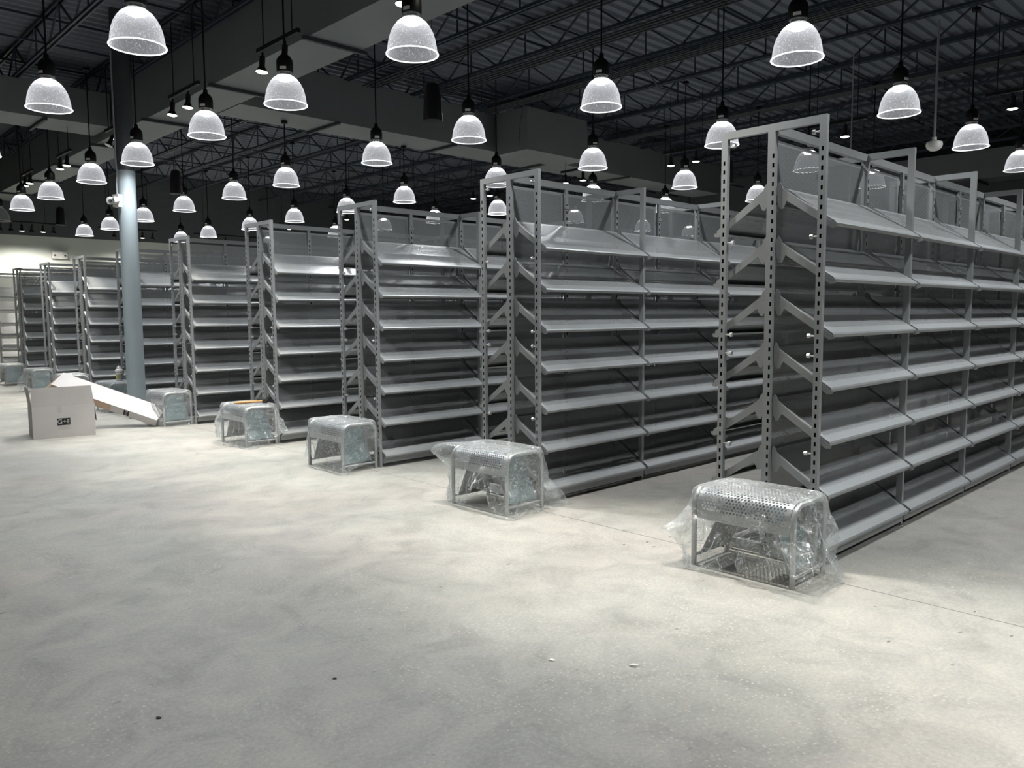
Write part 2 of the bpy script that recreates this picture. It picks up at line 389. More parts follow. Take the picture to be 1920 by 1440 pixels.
# column -------------------------------------------------------------
CX, CY = 3.97, 11.9
r = thing('column', 'round blue-grey steel column painted dark at the top, standing beside the shelving ends', 'column', (CX, CY, 0))
b = MB(); b.lathe([(0, 0), (.121, 0), (.121, 3.49)], 40); put('column_shaft', b.data('column_shaft', [M['column_low']], True), r)
b = MB(); b.lathe([(.122, 3.49), (.122, ZC)], 40); o = put('column_top', b.data('column_top', [M['column_top']], True), r); o['label'] = 'dark painted upper part'
b = MB(); b.tube([(-.135, -.02, 3.12), (-.137, -.02, 3.3), (-.125, -.02, 3.45), (-.133, -.02, 3.6), (-.133, -.02, 5.1)], .012, 8); put('conduit', b.data('conduit', [M['grey_pvc']], True), r)
# twin-head emergency light on the column
r = thing('emergency_light', 'white twin-head emergency light mounted on the left of the round column', 'emergency light', (CX-.13, CY-.06, 3.06), math.radians(200))
b = MB(); b.box(-.01, .055, -.06, .06, -.085, .085); put('housing', b.data('housing', [M['white_plastic']]), r)
for sy in (-1, 1):
    b = MB(); mt = Matrix.Translation((.075, sy*.055, .0)) @ Matrix.Rotation(math.radians(100), 4, 'Y') @ Matrix.Rotation(sy*.5, 4, 'X')
    prof = [(.0, -.03), (.03, -.03), (.052, .02), (.055, .04), (.045, .042), (0, .038)]
    m2 = MB(); m2.lathe(prof, 20); m2.v = [tuple(mt @ Vector(v)) for v in m2.v]
    h = put('lamp_head', m2.data('lamp_head', [M['white_plastic']], True), r)
    m3 = MB(); m3.lathe([(0, .044), (.022, .044), (.024, .040)], 16); m3.v = [tuple(mt @ Vector(v)) for v in m3.v]
    put('lens', m3.data('lens', [M['lens']], True), h)
r = thing('emergency_light', 'white twin-lens emergency light box on the pale back wall', 'emergency light', (6.31, YW-.001, 3.155))
b = MB(); b.box(-.19, .19, -.09, 0, -.09, .09); put('housing', b.data('housing', [M['white_plastic']]), r)
for sx in (-1, 1):
    b = MB(); b.tube([(sx*.125, -.088, 0), (sx*.125, -.13, -.01)], [.055, .05], 16); h = put('lamp_head', b.data('lamp_head', [M['white_plastic']], True), r)
    b = MB(); b.tube([(sx*.125, -.129, -.01), (sx*.125, -.134, -.011)], .03, 12); put('lens', b.data('lens', [M['lens']], True), h)

# ------------------------------------------------------------------ shelving
BAY, W, HT, ZS = 1.2924, .642, 2.52, .305
def slotted(mb, x0, x1, y0, y1, z0, z1, face, inset=None, start=.07):
    """rectangular post with a ladder of real slots sunk in one face ('x-' or 'y-')"""
    # other faces
    v = [(x0, y0, z0), (x1, y0, z0), (x1, y1, z0), (x0, y1, z0), (x0, y0, z1), (x1, y0, z1), (x1, y1, z1), (x0, y1, z1)]
    fs = {'b': (3, 2, 1, 0), 't': (4, 5, 6, 7), 'y-': (0, 1, 5, 4), 'x+': (1, 2, 6, 5), 'y+': (2, 3, 7, 6), 'x-': (3, 0, 4, 7)}
    mb.mesh_part(v, [f for k, f in fs.items() if k != face])
    if face == 'x-':
        P = lambda u, z, d=0: (x0+d, y1-u, z); wdt = y1-y0
    else:
        P = lambda u, z, d=0: (x0+u, y0+d, z); wdt = x1-x0
    c = inset if inset is not None else wdt/2; u0, u1 = c-.006, c+.006
    mb.face([P(0, z0), P(u0, z0), P(u0, z1), P(0, z1)]); mb.face([P(u1, z0), P(wdt, z0), P(wdt, z1), P(u1, z1)])
    z = z0; s = z0+start
    while s+.024 < z1-.08:
        mb.face([P(u0, z), P(u1, z), P(u1, s), P(u0, s)])
        e = s+.024; d = .008
        mb.face([P(u0, s, d), P(u1, s, d), P(u1, e, d), P(u0, e, d)], 1)
        mb.face([P(u0, s), P(u1, s), P(u1, s, d), P(u0, s, d)], 1); mb.face([P(u0, e, d), P(u1, e, d), P(u1, e), P(u0, e)], 1)
        mb.face([P(u0, s), P(u0, s, d), P(u0, e, d), P(u0, e)], 1); mb.face([P(u1, s, d), P(u1, s), P(u1, e), P(u1, e, d)], 1)
        z = e; s += .0525
    mb.face([P(u0, z), P(u1, z), P(u1, z1), P(u0, z1)])
RM = [M['rack'], M['slot']]
TX = .028
def leg_data(y0, slots):
    b = MB()
    if slots: slotted(b, 0, TX, y0, y0+.04, 0, HT-.042, 'x-')
    else: b.box(0, TX, y0, y0+.04, 0, HT-.042)
    b.box(.002, TX-.002, y0-.004, y0+.044, 0, .012)
    return b.data('leg', RM)
D = {}
D['legA'] = leg_data(0, True); D['legB'] = leg_data(W-.04, True)
D['legA0'] = leg_data(0, False); D['legB0'] = leg_data(W-.04, False)
b = MB(); b.box(0, TX+.002, 0, W, HT-.042, HT); D['crossbar'] = b.data('crossbar', RM)
b = MB(); slotted(b, 0, .034, W/2-.022, W/2+.022, 0, HT-.042, 'x-', inset=.036); D['center'] = b.data('center_post', RM)
b = MB(); slotted(b, 0, .034, W/2-.022, W/2+.022, 0, HT-.042, 'y-'); D['center0'] = b.data('center_post', RM)
b = MB(); b.box(0, TX, .04, W-.04, .015, .075); D['base'] = b.data('base_beam', RM)
b = MB(); slotted(b, -.016, .016, W/2-.024, W/2-.002, .1, HT-.05, 'y-')
b.box(-.026, .026, W/2-.030, W/2-.022, 2.31, 2.335); b.box(-.026, .026, W/2-.030, W/2-.022, 1.84, 1.86); D['mid'] = b.data('middle_post', RM)
b = MB(); b.box(.034, BAY, W/2-.022, W/2+.012, HT-.052, HT-.004); D['rail'] = b.data('top_rail', RM)
def panel_data(x0, x1):
    b = MB(); y = W/2+.004; z0, z1 = .1, 2.44; m = .022
    def q(a, c, d, e, mi): b.face([(a, y, d), (c, y, d), (c, y, e), (a, y, e)], mi, [(a, d), (c, d), (c, e), (a, e)])
    q(x0+m, x1-m, z0+m, z1-m, 1)
    q(x0, x1, z0, z0+m, 0); q(x0, x1, z1-m, z1, 0); q(x0, x0+m, z0+m, z1-m, 0); q(x1-m, x1, z0+m, z1-m, 0)
    for zz in (z0, z1-.012): b.box(x0, x1, y, y+.012, zz, zz+.012, 0)
    return b.data('back_panel', [M['rack'], M['panel_perf']])
D['panelL'] = panel_data(.045, BAY/2-.019); D['panelR'] = panel_data(BAY/2+.019, BAY-.012)
SD = .342; SL = .222/SD
def shelf_data():
    b = MB(); x0, x1 = .034, BAY-.004
    pz = lambda y: SL*y
    def q(a, c, y0, y1, mi): b.face([(a, y0, pz(y0)), (c, y0, pz(y0)), (c, y1, pz(y1)), (a, y1, pz(y1))], mi, [(a, y0*1.21), (c, y0*1.21), (c, y1*1.21), (a, y1*1.21)])
    q(x0+.028, x1-.028, .045, .312, 1)
    q(x0, x1, 0, .045, 0); q(x0, x1, .312, SD, 0); q(x0, x0+.028, .045, .312, 0); q(x1-.028, x1, .045, .312, 0)
    # rolled front lip
    b.face([(x0, 0, 0), (x0, -.006, -.010), (x1, -.006, -.010), (x1, 0, 0)])
    b.face([(x0, -.006, -.010), (x0, .004, -.026), (x1, .004, -.026), (x1, -.006, -.010)])
    b.face([(x0, .004, -.026), (x0, .02, -.014), (x1, .02, -.014), (x1, .004, -.026)])
    # side and rear flanges, stiffener under the sheet
    for x in (x0, x1-.001): b.prism([(0, 0), (SD, SL*SD), (SD, SL*SD-.022), (.004, -.024)], x, x+.001)
    b.prism([(SD-.002, SL*SD), (SD, SL*SD), (SD, SL*SD-.03), (SD-.002, SL*SD-.03)], x0, x1)
    b.prism([(.15, SL*.15-.002), (.165, SL*.165-.002), (.16, SL*.16-.016)], x0, x1)
    return b.data('shelf', [M['rack'], M['rack_perf']])
D['shelf'] = shelf_data()
def bracket_poly():
    return [(-.016, -.010), (-.012, -.030), (.016, -.034), (.282, .140), (.304, .098), (.322, .098), (.338, .14), (.338, .232), (.330, .252), (.316, .240), (.306, .212), (.0, -.008)]
b = MB(); b.prism([(y, z-.004) for y, z in bracket_poly()], .0285, .0335); D['brL'] = b.data('bracket', RM)
b = MB(); b.prism([(y, z-.004) for y, z in bracket_poly()], BAY-.0035, BAY-.0005); D['brR'] = b.data('bracket', RM)
# kick plates
b = MB(); b.box(.036, BAY-.006, -.010, .012, .034, .094); b.box(.036, BAY-.006, -.022, -.010, .082, .094); b.box(.045, .06, .03, W/2-.04, .03, .07); b.box(BAY-.03, BAY-.015, .03, W/2-.04, .03, .07)
D['kick'] = b.data('kick_plate', RM)
# bolt knob
def bolt_data():
    b = MB(); b.tube([(0, 0, 0), (0, .03, 0)], .005, 8); b.tube([(0, .028, 0), (0, .045, 0)], .013, 6); return b.data('bolt', [M['bolt']])
D['bolt'] = bolt_data()

RUNY = [1.958, 4.131, 6.248, 8.278, 10.592, 12.808, 15.088, 17.328, 19.555, 21.80]
NB = [5, 5, 5, 4, 4, 4, 3, 3, 3, 3]
ORD = ['first', 'second', 'third', 'fourth', 'fifth', 'sixth', 'seventh', 'eighth', 'ninth', 'tenth']
X0 = 4.2687
ENDL = ['nearest the camera, behind the bench in the loosest plastic',
        'of the second row, behind the pointed plastic bag',
        'of the third row, behind the bench in smooth plastic',
        'of the fourth row, behind the bench carrying a mallet',
        'of the fifth row, just right of the round column',
        'partly hidden behind the round column',
        'in the first row left of the round column',
        'in the second row left of the round column',
        'in the third row left of the round column',
        'of the farthest row, at the left picture edge']
for k, Y in enumerate(RUNY):
    for n in range(NB[k]):
        rowname = 'nearest row' if k == 0 else ('farthest row' if k == 9 else ORD[k]+' row')
        if n == 0: label = 'grey slanted-shelf bay, open end '+ENDL[k]
        else: label = 'grey slanted-shelf bay, %s from the end of the %s' % (ORD[n], rowname)
        r = thing('shelving_bay', label, 'shelving', (X0+n*BAY, Y, 0), 0, 'gondola bays of the %s' % rowname)
        e = n == 0
        put('leg', D['legA' if e else 'legA0'], r); put('leg', D['legB' if e else 'legB0'], r)
        put('crossbar', D['crossbar'], r); put('center_post', D['center' if e else 'center0'], r)
        put('base_beam', D['base'], r); put('middle_post', D['mid'], r, (BAY/2, 0, 0)); put('top_rail', D['rail'], r)
        put('back_panel', D['panelL'], r); put('back_panel', D['panelR'], r)
        put('kick_plate', D['kick'], r); put('kick_plate', D['kick'], r, (BAY+.03, W, 0), PI)
        if n == NB[k]-1:
            put('leg', D['legA0'], r, (BAY, 0, 0)); put('leg', D['legB0'], r, (BAY, 0, 0)); put('crossbar', D['crossbar'], r, (BAY, 0, 0)); put('center_post', D['center0'], r, (BAY, 0, 0))
        if e and k < 7:
            for z in (2.435, 1.868, 1.318, 1.207, .652):
                put('bolt', D['bolt'], r, (.014, .04, z)); put('bolt', D['bolt'], r, (.014, W-.04, z), PI)
        for lv in range(7):
            z = .117+ZS*lv
            s = put('shelf', D['shelf'], r, (0, -.046, z))
            if k < 6 and lv > 0: put('bracket', D['brL'], s); put('bracket', D['brR'], s)
            if k == 9: continue
            s = put('shelf', D['shelf'], r, (BAY+.0285, W+.046, z), PI)
            if k < 6 and lv > 0 and n == 0: put('bracket', D['brL'], s); put('bracket', D['brR'], s)

# ------------------------------------------------------------------ benches
BW, BL, BH = .36, .60, .45
def arch_pts(y):
    p = [(0, y, 0)]; R = .085
    p.append((0, y, BH-.015-R))
    for i in range(1, 9):
        a = PI/2*i/8; p.append((R-R*math.cos(a), y, BH-.015-R+R*math.sin(a)))
    q = [(BW-x, yy, z) for x, yy, z in p][::-1]
    return p+q
def bench_meshes():
    d = {}
    b = MB(); b.tube(arch_pts(0), .0155, 12); d['end'] = b.data('end_frame', [M['bench']], True)
    b = MB(); b.tube([(.012, 0, .055), (BW-.012, 0, .055)], .010, 10); d['bar'] = b.data('cross_bar', [M['bench']], True)
    # perforated seat wrapped over both long edges
    prof = []; R = .095; top = BH-.004
    prof.append((-.004, .285)); prof.append((-.004, top-R))
    for i in range(1, 9):
        a = PI/2*i/8; prof.append((-.004+R-R*math.cos(a), top-R+R*math.sin(a)))
    prof += [(BW-x, z) for x, z in prof[::-1]]
    b = MB(); s = 0
    acc = [0]
    for (x0, z0), (x1, z1) in zip(prof[:-1], prof[1:]): acc.append(acc[-1]+math.hypot(x1-x0, z1-z0))
    tot = acc[-1]
    # split long flat runs into margin and perforated zones
    pts = [(prof[i][0], prof[i][1], acc[i]) for i in range(len(prof))]
    def lerp(a, c, t): return tuple(a[j]+(c[j]-a[j])*t for j in range(3))
    m = .05; pts.insert(1, lerp(pts[0], pts[1], m/(pts[1][2]-pts[0][2]) if pts[1][2] > m else .5)); pts.insert(-1, lerp(pts[-1], pts[-2], m/(pts[-1][2]-pts[-2][2]) if pts[-1][2]-pts[-2][2] > m else .5))
    y0, y1 = .018, BL-.018
    for i in range(len(pts)-1):
        a, c = pts[i], pts[i+1]
        edge = i == 0 or i == len(pts)-2
        segs = [(y0, y0+.03, 0), (y0+.03, y1-.03, 0 if edge else 1), (y1-.03, y1, 0)]
        for u, v, mi in segs:
            b.face([(a[0], u, a[1]), (a[0], v, a[1]), (c[0], v, c[1]), (c[0], u, c[1])], mi, [(u, a[2]), (v, a[2]), (v, c[2]), (u, c[2])])
    for x in (-.004, BW-.006+.002): b.box(x-.003, x+.007, y0, y1, .278, .288)
    d['seat'] = b.data('seat', [M['bench'], M['bench_perf']], True)
    def slab(ya, za, yb, zb, t, mat, name, x0=.03, x1=BW-.03):
        b = MB(); a = Vector((0, ya, za)); c = Vector((0, yb, zb)); nrm = Vector((1, 0, 0)).cross(c-a).normalized()*t
        b.prism([(a.y, a.z), (c.y, c.z), (c.y+nrm.y, c.z+nrm.z), (a.y+nrm.y, a.z+nrm.z)], x0, x1)
        return b.data(name, [mat])
    d['pan0'] = slab(.035, .065, .20, .41, .012, M['bench_panel'], 'sloping_panel')
    d['pan1'] = slab(BL-.20, .41, BL-.035, .065, .012, M['bench_panel'], 'sloping_panel')
    d['mir0'] = slab(.042-.018, .075, .187-.018, .385, .003, M['mirror'], 'foot_mirror', .045, BW-.045)
    d['mir1'] = slab(BL-.187+.016, .385, BL-.042+.016, .075, .003, M['mirror'], 'foot_mirror', .045, BW-.045)
    return d
BD = bench_meshes()
def bench(x, y, label, rz=0):
    r = thing('fitting_bench', label, 'bench', (x, y, 0), rz, 'shoe fitting benches before the shelving ends')
    put('end_frame', BD['end'], r); put('end_frame', BD['end'], r, (0, BL, 0))
    put('cross_bar', BD['bar'], r); put('cross_bar', BD['bar'], r, (0, BL, 0))
    put('seat', BD['seat'], r)
    put('sloping_panel', BD['pan0'], r); put('sloping_panel', BD['pan1'], r)
    put('foot_mirror', BD['mir0'], r); put('foot_mirror', BD['mir1'], r)
    return r

def bag(x, y, label, seed, hem=.06, flare=.05, ears=(), amp=1.0):
    """thin film draped over a bench: closed rings spreading from the seat top, down past the edges"""
    rnd = random.Random(seed)
    cx, cy = BW/2, BL/2; hx, hy = BW/2+.024, BL/2+.022
    NT, NV, N0 = 168, 36, 8
    ph = [rnd.uniform(0, 2*PI) for _ in range(10)]
    hs = [noise.noise(Vector((math.cos(2*PI*i/NT)*5, math.sin(2*PI*i/NT)*5, seed))) for i in range(NT)]
    so = Vector((seed*1.7, seed*.9, seed*.3))
    def crumple(p, s):
        q = Vector(p)*s+so; dd = noise.voronoi(q+noise.noise_vector(q*.6)*.5)[0]
        return (dd[0]-.45)
    def base(t):
        # superellipse footprint
        c, s = math.cos(t), math.sin(t); n = 7
        k = (abs(c/hx)**n+abs(s/hy)**n)**(-1/n); return k*c, k*s, k
    def fold(t, d):
        f = 0
        for i, fr in enumerate((5, 8, 13, 21, 34)):
            f += (1-abs(math.sin(fr*t/2+ph[i]+d*(1.5 if i % 2 else -1.2)*(1+i*.4))))**2*(1.0, .8, .55, .35, .22)[i]
        return f/2.2
    V = []
    ztop = BH+.010
    for j in range(N0):                     # seat top, slightly wrinkled
        k = (j+.4)/N0*.88
        for i in range(NT):
            t = 2*PI*i/NT; bx, by, _ = base(t)
            V.append((cx+bx*k, cy+by*k, ztop+.002+.006*abs(crumple((bx*k, by*k, 0), 12))))
    for j in range(NV):
        u = j/(NV-1)
        for i in range(NT):
            t = 2*PI*i/NT; bx, by, kk = base(t)
            # rounding only over the long edges
            hemz = max(.006, hem+.09*math.sin(2*t+ph[6])+.06*math.sin(5*t+ph[7])+.03*hs[i])
            side = abs(math.cos(t))*hy > abs(math.sin(t))*hx
            z = ztop-.012 - u*(ztop-.012-hemz)
            d = u
            rr = 1.0
            if u < .14: rr = .90+.10*math.sin(u/.14*PI/2); z = ztop-(1-math.cos(u/.14*PI/2))*.055
            out = .008+flare*amp*d*(.4+fold(t, d)*2.0)
            ez = 0
            for (et, ev, ea, ew, evw, edz) in ears:
                dt = (t-et+PI) % (2*PI)-PI
                g = max(0, 1-abs(dt)/ew)**1.5*max(0, 1-abs(u-ev)/evw)**1.2
                out += ea*g; ez += edz*g
            l = math.hypot(bx, by)
            px = bx*rr+bx/l*out; py = by*rr+by/l*out
            j1 = .0012
            cr = crumple((px, py*.8, z*.8), 9)*(.045*min(1, u*2.2))*amp + crumple((px, py, z), 22)*.012*amp
            px += bx/l*cr; py += by/l*cr
            wx, wy = cx+px+rnd.uniform(-j1, j1), cy+py+rnd.uniform(-j1, j1)
            ry = min(RUNY, key=lambda v: abs(v-y))
            if y+wy > ry-.06: wx = min(wx, X0-.008-x)      # the film rests against the shelving end
            V.append((wx, wy, max(.004, z+ez+rnd.uniform(-j1, j1))))
    F = []
    R = N0+NV
    for j in range(R-1):
        for i in range(NT):
            i2 = (i+1) % NT
            a, c, e, g = j*NT+i, j*NT+i2, (j+1)*NT+i2, (j+1)*NT+i
            if (i+j) % 2: F += [(a, c, e), (a, e, g)]
            else: F += [(a, c, g), (c, e, g)]
    c0 = len(V); V.append((cx, cy, ztop))
    F += [(c0, i, (i+1) % NT) for i in range(NT)]
    b = MB(); b.mesh_part(V, F)
    me = b.data('plastic_bag', [M['film']])
    for p in me.polygons: p.use_smooth = False
    o = put('plastic_bag', me, loc=(x, y, 0)); tag(o, label, 'plastic bag', 'plastic bags over the benches'); return o
r_ = math.radians
BEN = [
 (3.86, 1.89, 'metal fitting bench with large round holes, nearest of all, before the nearest row', 'clear plastic bag hanging loose with pointed corners over the nearest bench', 3, .03, .06,
    [(r_(-42), .42, .17, .40, .30, -.02), (r_(-125), 1.0, .13, .45, .45, -.05), (r_(125), .55, .13, .45, .32, .0), (r_(-100), .85, .05, .5, .5, 0)]),
 (3.85, 4.05, 'perforated metal fitting bench with legs showing, before the second row from the right', 'clear plastic bag pointed at left and spread onto the floor at right', 11, .04, .055,
    [(r_(118), .16, .19, .38, .26, .02), (r_(-43), 1.0, .26, .38, .75, -.05), (r_(-132), .95, .08, .5, .5, -.04)]),
 (3.87, 6.26, 'fitting bench with a bare bottom bar showing, before the third row from the right', 'smooth clear plastic bag hugging the bench before the third row', 17, .05, .035,
    [(r_(-125), 1.0, .10, .40, .5, -.09)]),
 (3.89, 8.27, 'fitting bench with a mallet lying on it', 'clear plastic bag ballooning at the left of the bench under the mallet', 23, .02, .07,
    [(r_(150), .6, .10, .9, .7, .0), (r_(-60), 1.0, .09, .5, .5, -.03), (r_(-120), 1.0, .09, .4, .4, -.03)]),
 (3.882, 10.64, 'fitting bench touching the low end of the long white carton', 'heavily crinkled plastic bag over the bench beside the long carton', 31, .02, .03,
    [(r_(-110), .9, .05, .6, .5, 0)]),
 (3.882, 12.81, 'fitting bench with a white bottle on it, half hidden by the long carton', 'crinkled plastic bag under the white bottle, left of the column', 37, .03, .04, []),
 (3.882, 15.09, 'fitting bench seen above the open top end of the long carton', 'plastic bag whose top shows above the long carton', 41, .03, .04, []),
 (3.882, 17.33, 'fitting bench seen right above the printed cardboard box', 'plastic bag rising behind the printed cardboard box', 43, .03, .05, [(r_(160), .7, .10, .8, .6, 0)]),
 (3.882, 19.56, 'fitting bench farthest away, at the left edge', 'plastic bag over the farthest bench at the left edge', 47, .03, .04, [(r_(180), .8, .08, .8, .5, 0)]),
]
for (x, y, lb, lg, sd, hem, fl, ears) in BEN:
    bench(x, y, lb); bag(x, y, lg, sd, hem, fl, ears)

# mallet on bench four
p0, p1 = Vector((3.86, 8.47, .484)), Vector((4.13, 8.42, .484))
d = (p1-p0).normalized(); side = d.cross(Vector((0, 0, 1))).normalized()
r = thing('mallet', 'wooden-handled rubber mallet lying on the plastic-wrapped bench', 'mallet', tuple(p0))
b = MB(); b.tube([(0, 0, 0), tuple(d*.1), tuple(d*.25), tuple(d*.33)], [.013, .0155, .012, .011], 12); put('handle', b.data('handle', [M['wood']], True), r)
hc = d*.335+Vector((0, 0, .008))
b = MB(); b.tube([tuple(hc-side*.055), tuple(hc-side*.05), tuple(hc+side*.05), tuple(hc+side*.055)], [.022, .029, .029, .022], 18); put('mallet_head', b.data('mallet_head', [M['rubber']], True), r)
b = MB(); b.tube([tuple(hc-side*.075), tuple(hc-side*.052)], [.022, .028], 18); o = put('mallet_face', b.data('mallet_face', [M['white_plastic']], True), r); o['label'] = 'white striking face'
# bottle on bench six
r = thing('bottle', 'white spray bottle with a yellow label standing on a wrapped bench left of the column', 'bottle', (4.10, 13.02, BH+.017))
b = MB(); b.lathe([(0, 0), (.045, 0), (.047, .01), (.047, .125), (.043, .14)], 24); put('bottle_body', b.data('bottle_body', [M['white_plastic']], True), r)
b = MB(); b.lathe([(.0475, .025), (.0475, .10)], 24); o = put('label_band', b.data('label_band', [M['smallprint']], True), r)
b = MB()
for i in range(3, 8):
    a0, a1 = PI+i*.12-.3, PI+(i+1)*.12-.3
    b.face([(.0485*math.cos(a0), .0485*math.sin(a0), .03), (.0485*math.cos(a1), .0485*math.sin(a1), .03), (.0485*math.cos(a1), .0485*math.sin(a1), .095), (.0485*math.cos(a0), .0485*math.sin(a0), .095)])
put('label_patch', b.data('label_patch', [M['yellow']]), r)
b = MB(); b.lathe([(.040, .138), (.056, .142), (.057, .160), (.045, .178), (.026, .190), (.026, .198), (.033, .200), (.033, .210), (.010, .218), (.005, .235), (0, .236)], 24); put('cap', b.data('cap', [M['white_plastic']], True), r)

# ------------------------------------------------------------------ printed cardboard box
def text_obj(name, body, size, mat, parent, mw):
    cu = bpy.data.curves.new(name, 'FONT'); cu.body = body; cu.size = size; cu.align_x = 'CENTER'; cu.align_y = 'CENTER'; cu.extrude = .0004
    cu.materials.append(mat); tmp = bpy.data.objects.new(name, cu); COL.objects.link(tmp); bpy.context.view_layer.update()
    me = bpy.data.meshes.new_from_object(tmp.evaluated_get(bpy.context.evaluated_depsgraph_get())); bpy.data.objects.remove(tmp)
    me.name = name
    o = bpy.data.objects.new(name, me); COL.objects.link(o); o.parent = parent; o.matrix_local = mw; return o
ang = math.atan2(-.10, .66)
r = thing('cardboard_box', 'large open whitish cardboard box with a black printed logo, on the floor', 'box', (2.36, 10.65, 0), ang)
bw, bd, bh, t = .665, .59, .385, .006
b = MB(); b.box(0, bw, 0, t, 0, bh); b.box(0, bw, bd-t, bd, 0, bh); b.box(0, t, t, bd-t, 0, bh); b.box(bw-t, bw, t, bd-t, 0, bh); b.box(t, bw-t, t, bd-t, 0, t)
put('box_body', b.data('box_body', [M['carton_grey']]), r)
def flap(name, pts, tdir, mats):
    b = MB(); q = [Vector(p) for p in pts]; tv = Vector(tdir)*.005
    v = q+[p+tv for p in q]; n = len(q)
    b.mesh_part(v, [tuple(range(n))[::-1], tuple(range(n, 2*n))]+[(i, (i+1) % n, n+(i+1) % n, n+i) for i in range(n)])
    return put(name, b.data(name, mats), r)
flap('flap', [(0, 0, bh+.002), (bw, 0, bh+.002), (bw-.03, -.015, bh+.235), (.0, -.02, bh+.228)], (0, 1, 0), [M['carton_grey']])
flap('flap', [(0, .006, bh+.002), (0, bd, bh+.002), (-.028, bd-.01, bh+.230), (-.028, .0, bh+.230)], (1, 0, 0), [M['carton_grey']])
flap('flap', [(bw+.001, .01, bh), (bw+.001, bd-.02, bh), (bw+.02, bd-.03, bh-.21), (bw+.02, .02, bh-.21)], (1, 0, 0), [M['carton_grey']])
flap('flap', [(0, bd+.001, bh), (bw, bd+.001, bh), (bw, bd+.03, bh-.20), (0, bd+.03, bh-.20)], (0, 1, 0), [M['kraft']])
b = MB(); b.box(bw*.40, bw*.47, -.0015, -.0003, bh-.08, bh+.0); put('tape_strip', b.data('tape_strip', [M['tape']]), r)
b = MB(); b.box(bw/2-.075, bw/2+.065, -.0012, 0, .150, .235); lp = put('logo_panel', b.data('logo_panel', [M['ink']]), r)
text_obj('lettering', 'G+E', .078, M['carton_white'], lp, Matrix.Translation((bw/2-.005, -.0018, .192)) @ Matrix.Rotation(PI/2, 4, 'X'))
b = MB()
for i in range(5): b.box(bw/2-.07, bw/2+.06-(.012*(i % 2)), -.0008, 0, .138-i*.010, .141-i*.010)
put('small_print', b.data('small_print', [M['smallprint']]), r)
# long white carton leaning behind it
E0 = Vector((3.80, 10.735, .006)); a = Vector((-.826, .58, .400)).normalized(); w = Vector((.149, .213, .15)); w = (w-a*w.dot(a)).normalized()
nn = a.cross(w).normalized()
if nn.z < 0: nn = -nn
LN, WD, TH = 1.36, .30, .105
E0 = E0 + Vector((0, 0, 0.0))
mt = Matrix(((a.x, w.x, nn.x, E0.x), (a.y, w.y, nn.y, E0.y), (a.z, w.z, nn.z, E0.z), (0, 0, 0, 1)))
r = thing('carton', 'long narrow white carton propped up behind the printed box, open at its high end', 'carton')
r.matrix_world = mt
b = MB(); t = .005
b.box(0, LN, 0, WD, 0, t); b.box(0, LN, 0, WD, TH-t, TH); b.box(0, LN, 0, t, t, TH-t); b.box(0, LN, WD-t, WD, t, TH-t); b.box(0, t, t, WD-t, t, TH-t)
put('carton_body', b.data('carton_body', [M['carton_white']]), r)
b = MB(); b.box(t+.2, LN-.001, t, WD-t, t, t+.001); b.box(t+.2, LN-.001, WD-t-.001, WD-t, t, TH-t); b.box(t+.2, LN-.001, t, WD-t, TH-t-.001, TH-t); o = put('liner', b.data('liner', [M['kraft']]), r); o['label'] = 'brown inside of the carton'
b = MB(); b.box(LN*.44, LN, -.0006, 0, .0, TH); o = put('side_sheet', b.data('side_sheet', [M['kraft_light']]), r); o['label'] = 'brown strip of bare cardboard along the side'
b = MB(); v = [(LN, 0, TH-.006), (LN, WD, TH-.006), (LN+.075, WD-.04, -.03), (LN+.10, .0, -.05)]
b.mesh_part(v+[(x, y, z+.004) for x, y, z in v], [(3, 2, 1, 0), (4, 5, 6, 7), (0, 1, 5, 4), (1, 2, 6, 5), (2, 3, 7, 6), (3, 0, 4, 7)]); put('flap', b.data('flap', [M['kraft']]), r)
b = MB(); b.box(.36, .43, -.001, 0, .012, .092); lp = put('logo_panel', b.data('logo_panel', [M['ink']]), r)
mx = Matrix(((0, -1, 0, .395), (0, 0, -1, -.0016), (1, 0, 0, .052), (0, 0, 0, 1)))
text_obj('lettering', 'G+E', .05, M['carton_white'], lp, mx)

# debris on the open floor
def scrap(x, y, label, mat, sz, seed, up=.004, cat='scrap'):
    rnd = random.Random(seed); n = 9
    top = [(sz*math.cos(2*PI*i/n)*rnd.uniform(.6, 1.1), sz*.6*math.sin(2*PI*i/n)*rnd.uniform(.6, 1.1)) for i in range(n)]
    b = MB(); V = [(p[0], p[1], .0005) for p in top]+[(p[0]*.9, p[1]*.9, up+rnd.uniform(0, up)) for p in top]
    b.mesh_part(V, [tuple(range(n))[::-1], tuple(range(n, 2*n))]+[(i, (i+1) % n, n+(i+1) % n, n+i) for i in range(n)])
    o = put('scrap', b.data('scrap', [mat]), loc=(x, y, 0), rz=rnd.uniform(-1.2, -.4)); tag(o, label, cat); return o
scrap(2.34, 2.19, 'small white paper scrap on the bare floor, left one of the two', M['paper'], .017, 1)
scrap(2.54, 1.92, 'torn white paper scrap on the bare floor, right one of the two', M['paper'], .022, 2, .006)
scrap(1.60, 2.69, 'dark crumb on the floor left of the two white scraps', M['chip'], .010, 3, .003, 'debris')
scrap(.98, 2.87, 'dark crumb on the floor nearest the lower left corner', M['chip'], .012, 4, .003, 'debris')

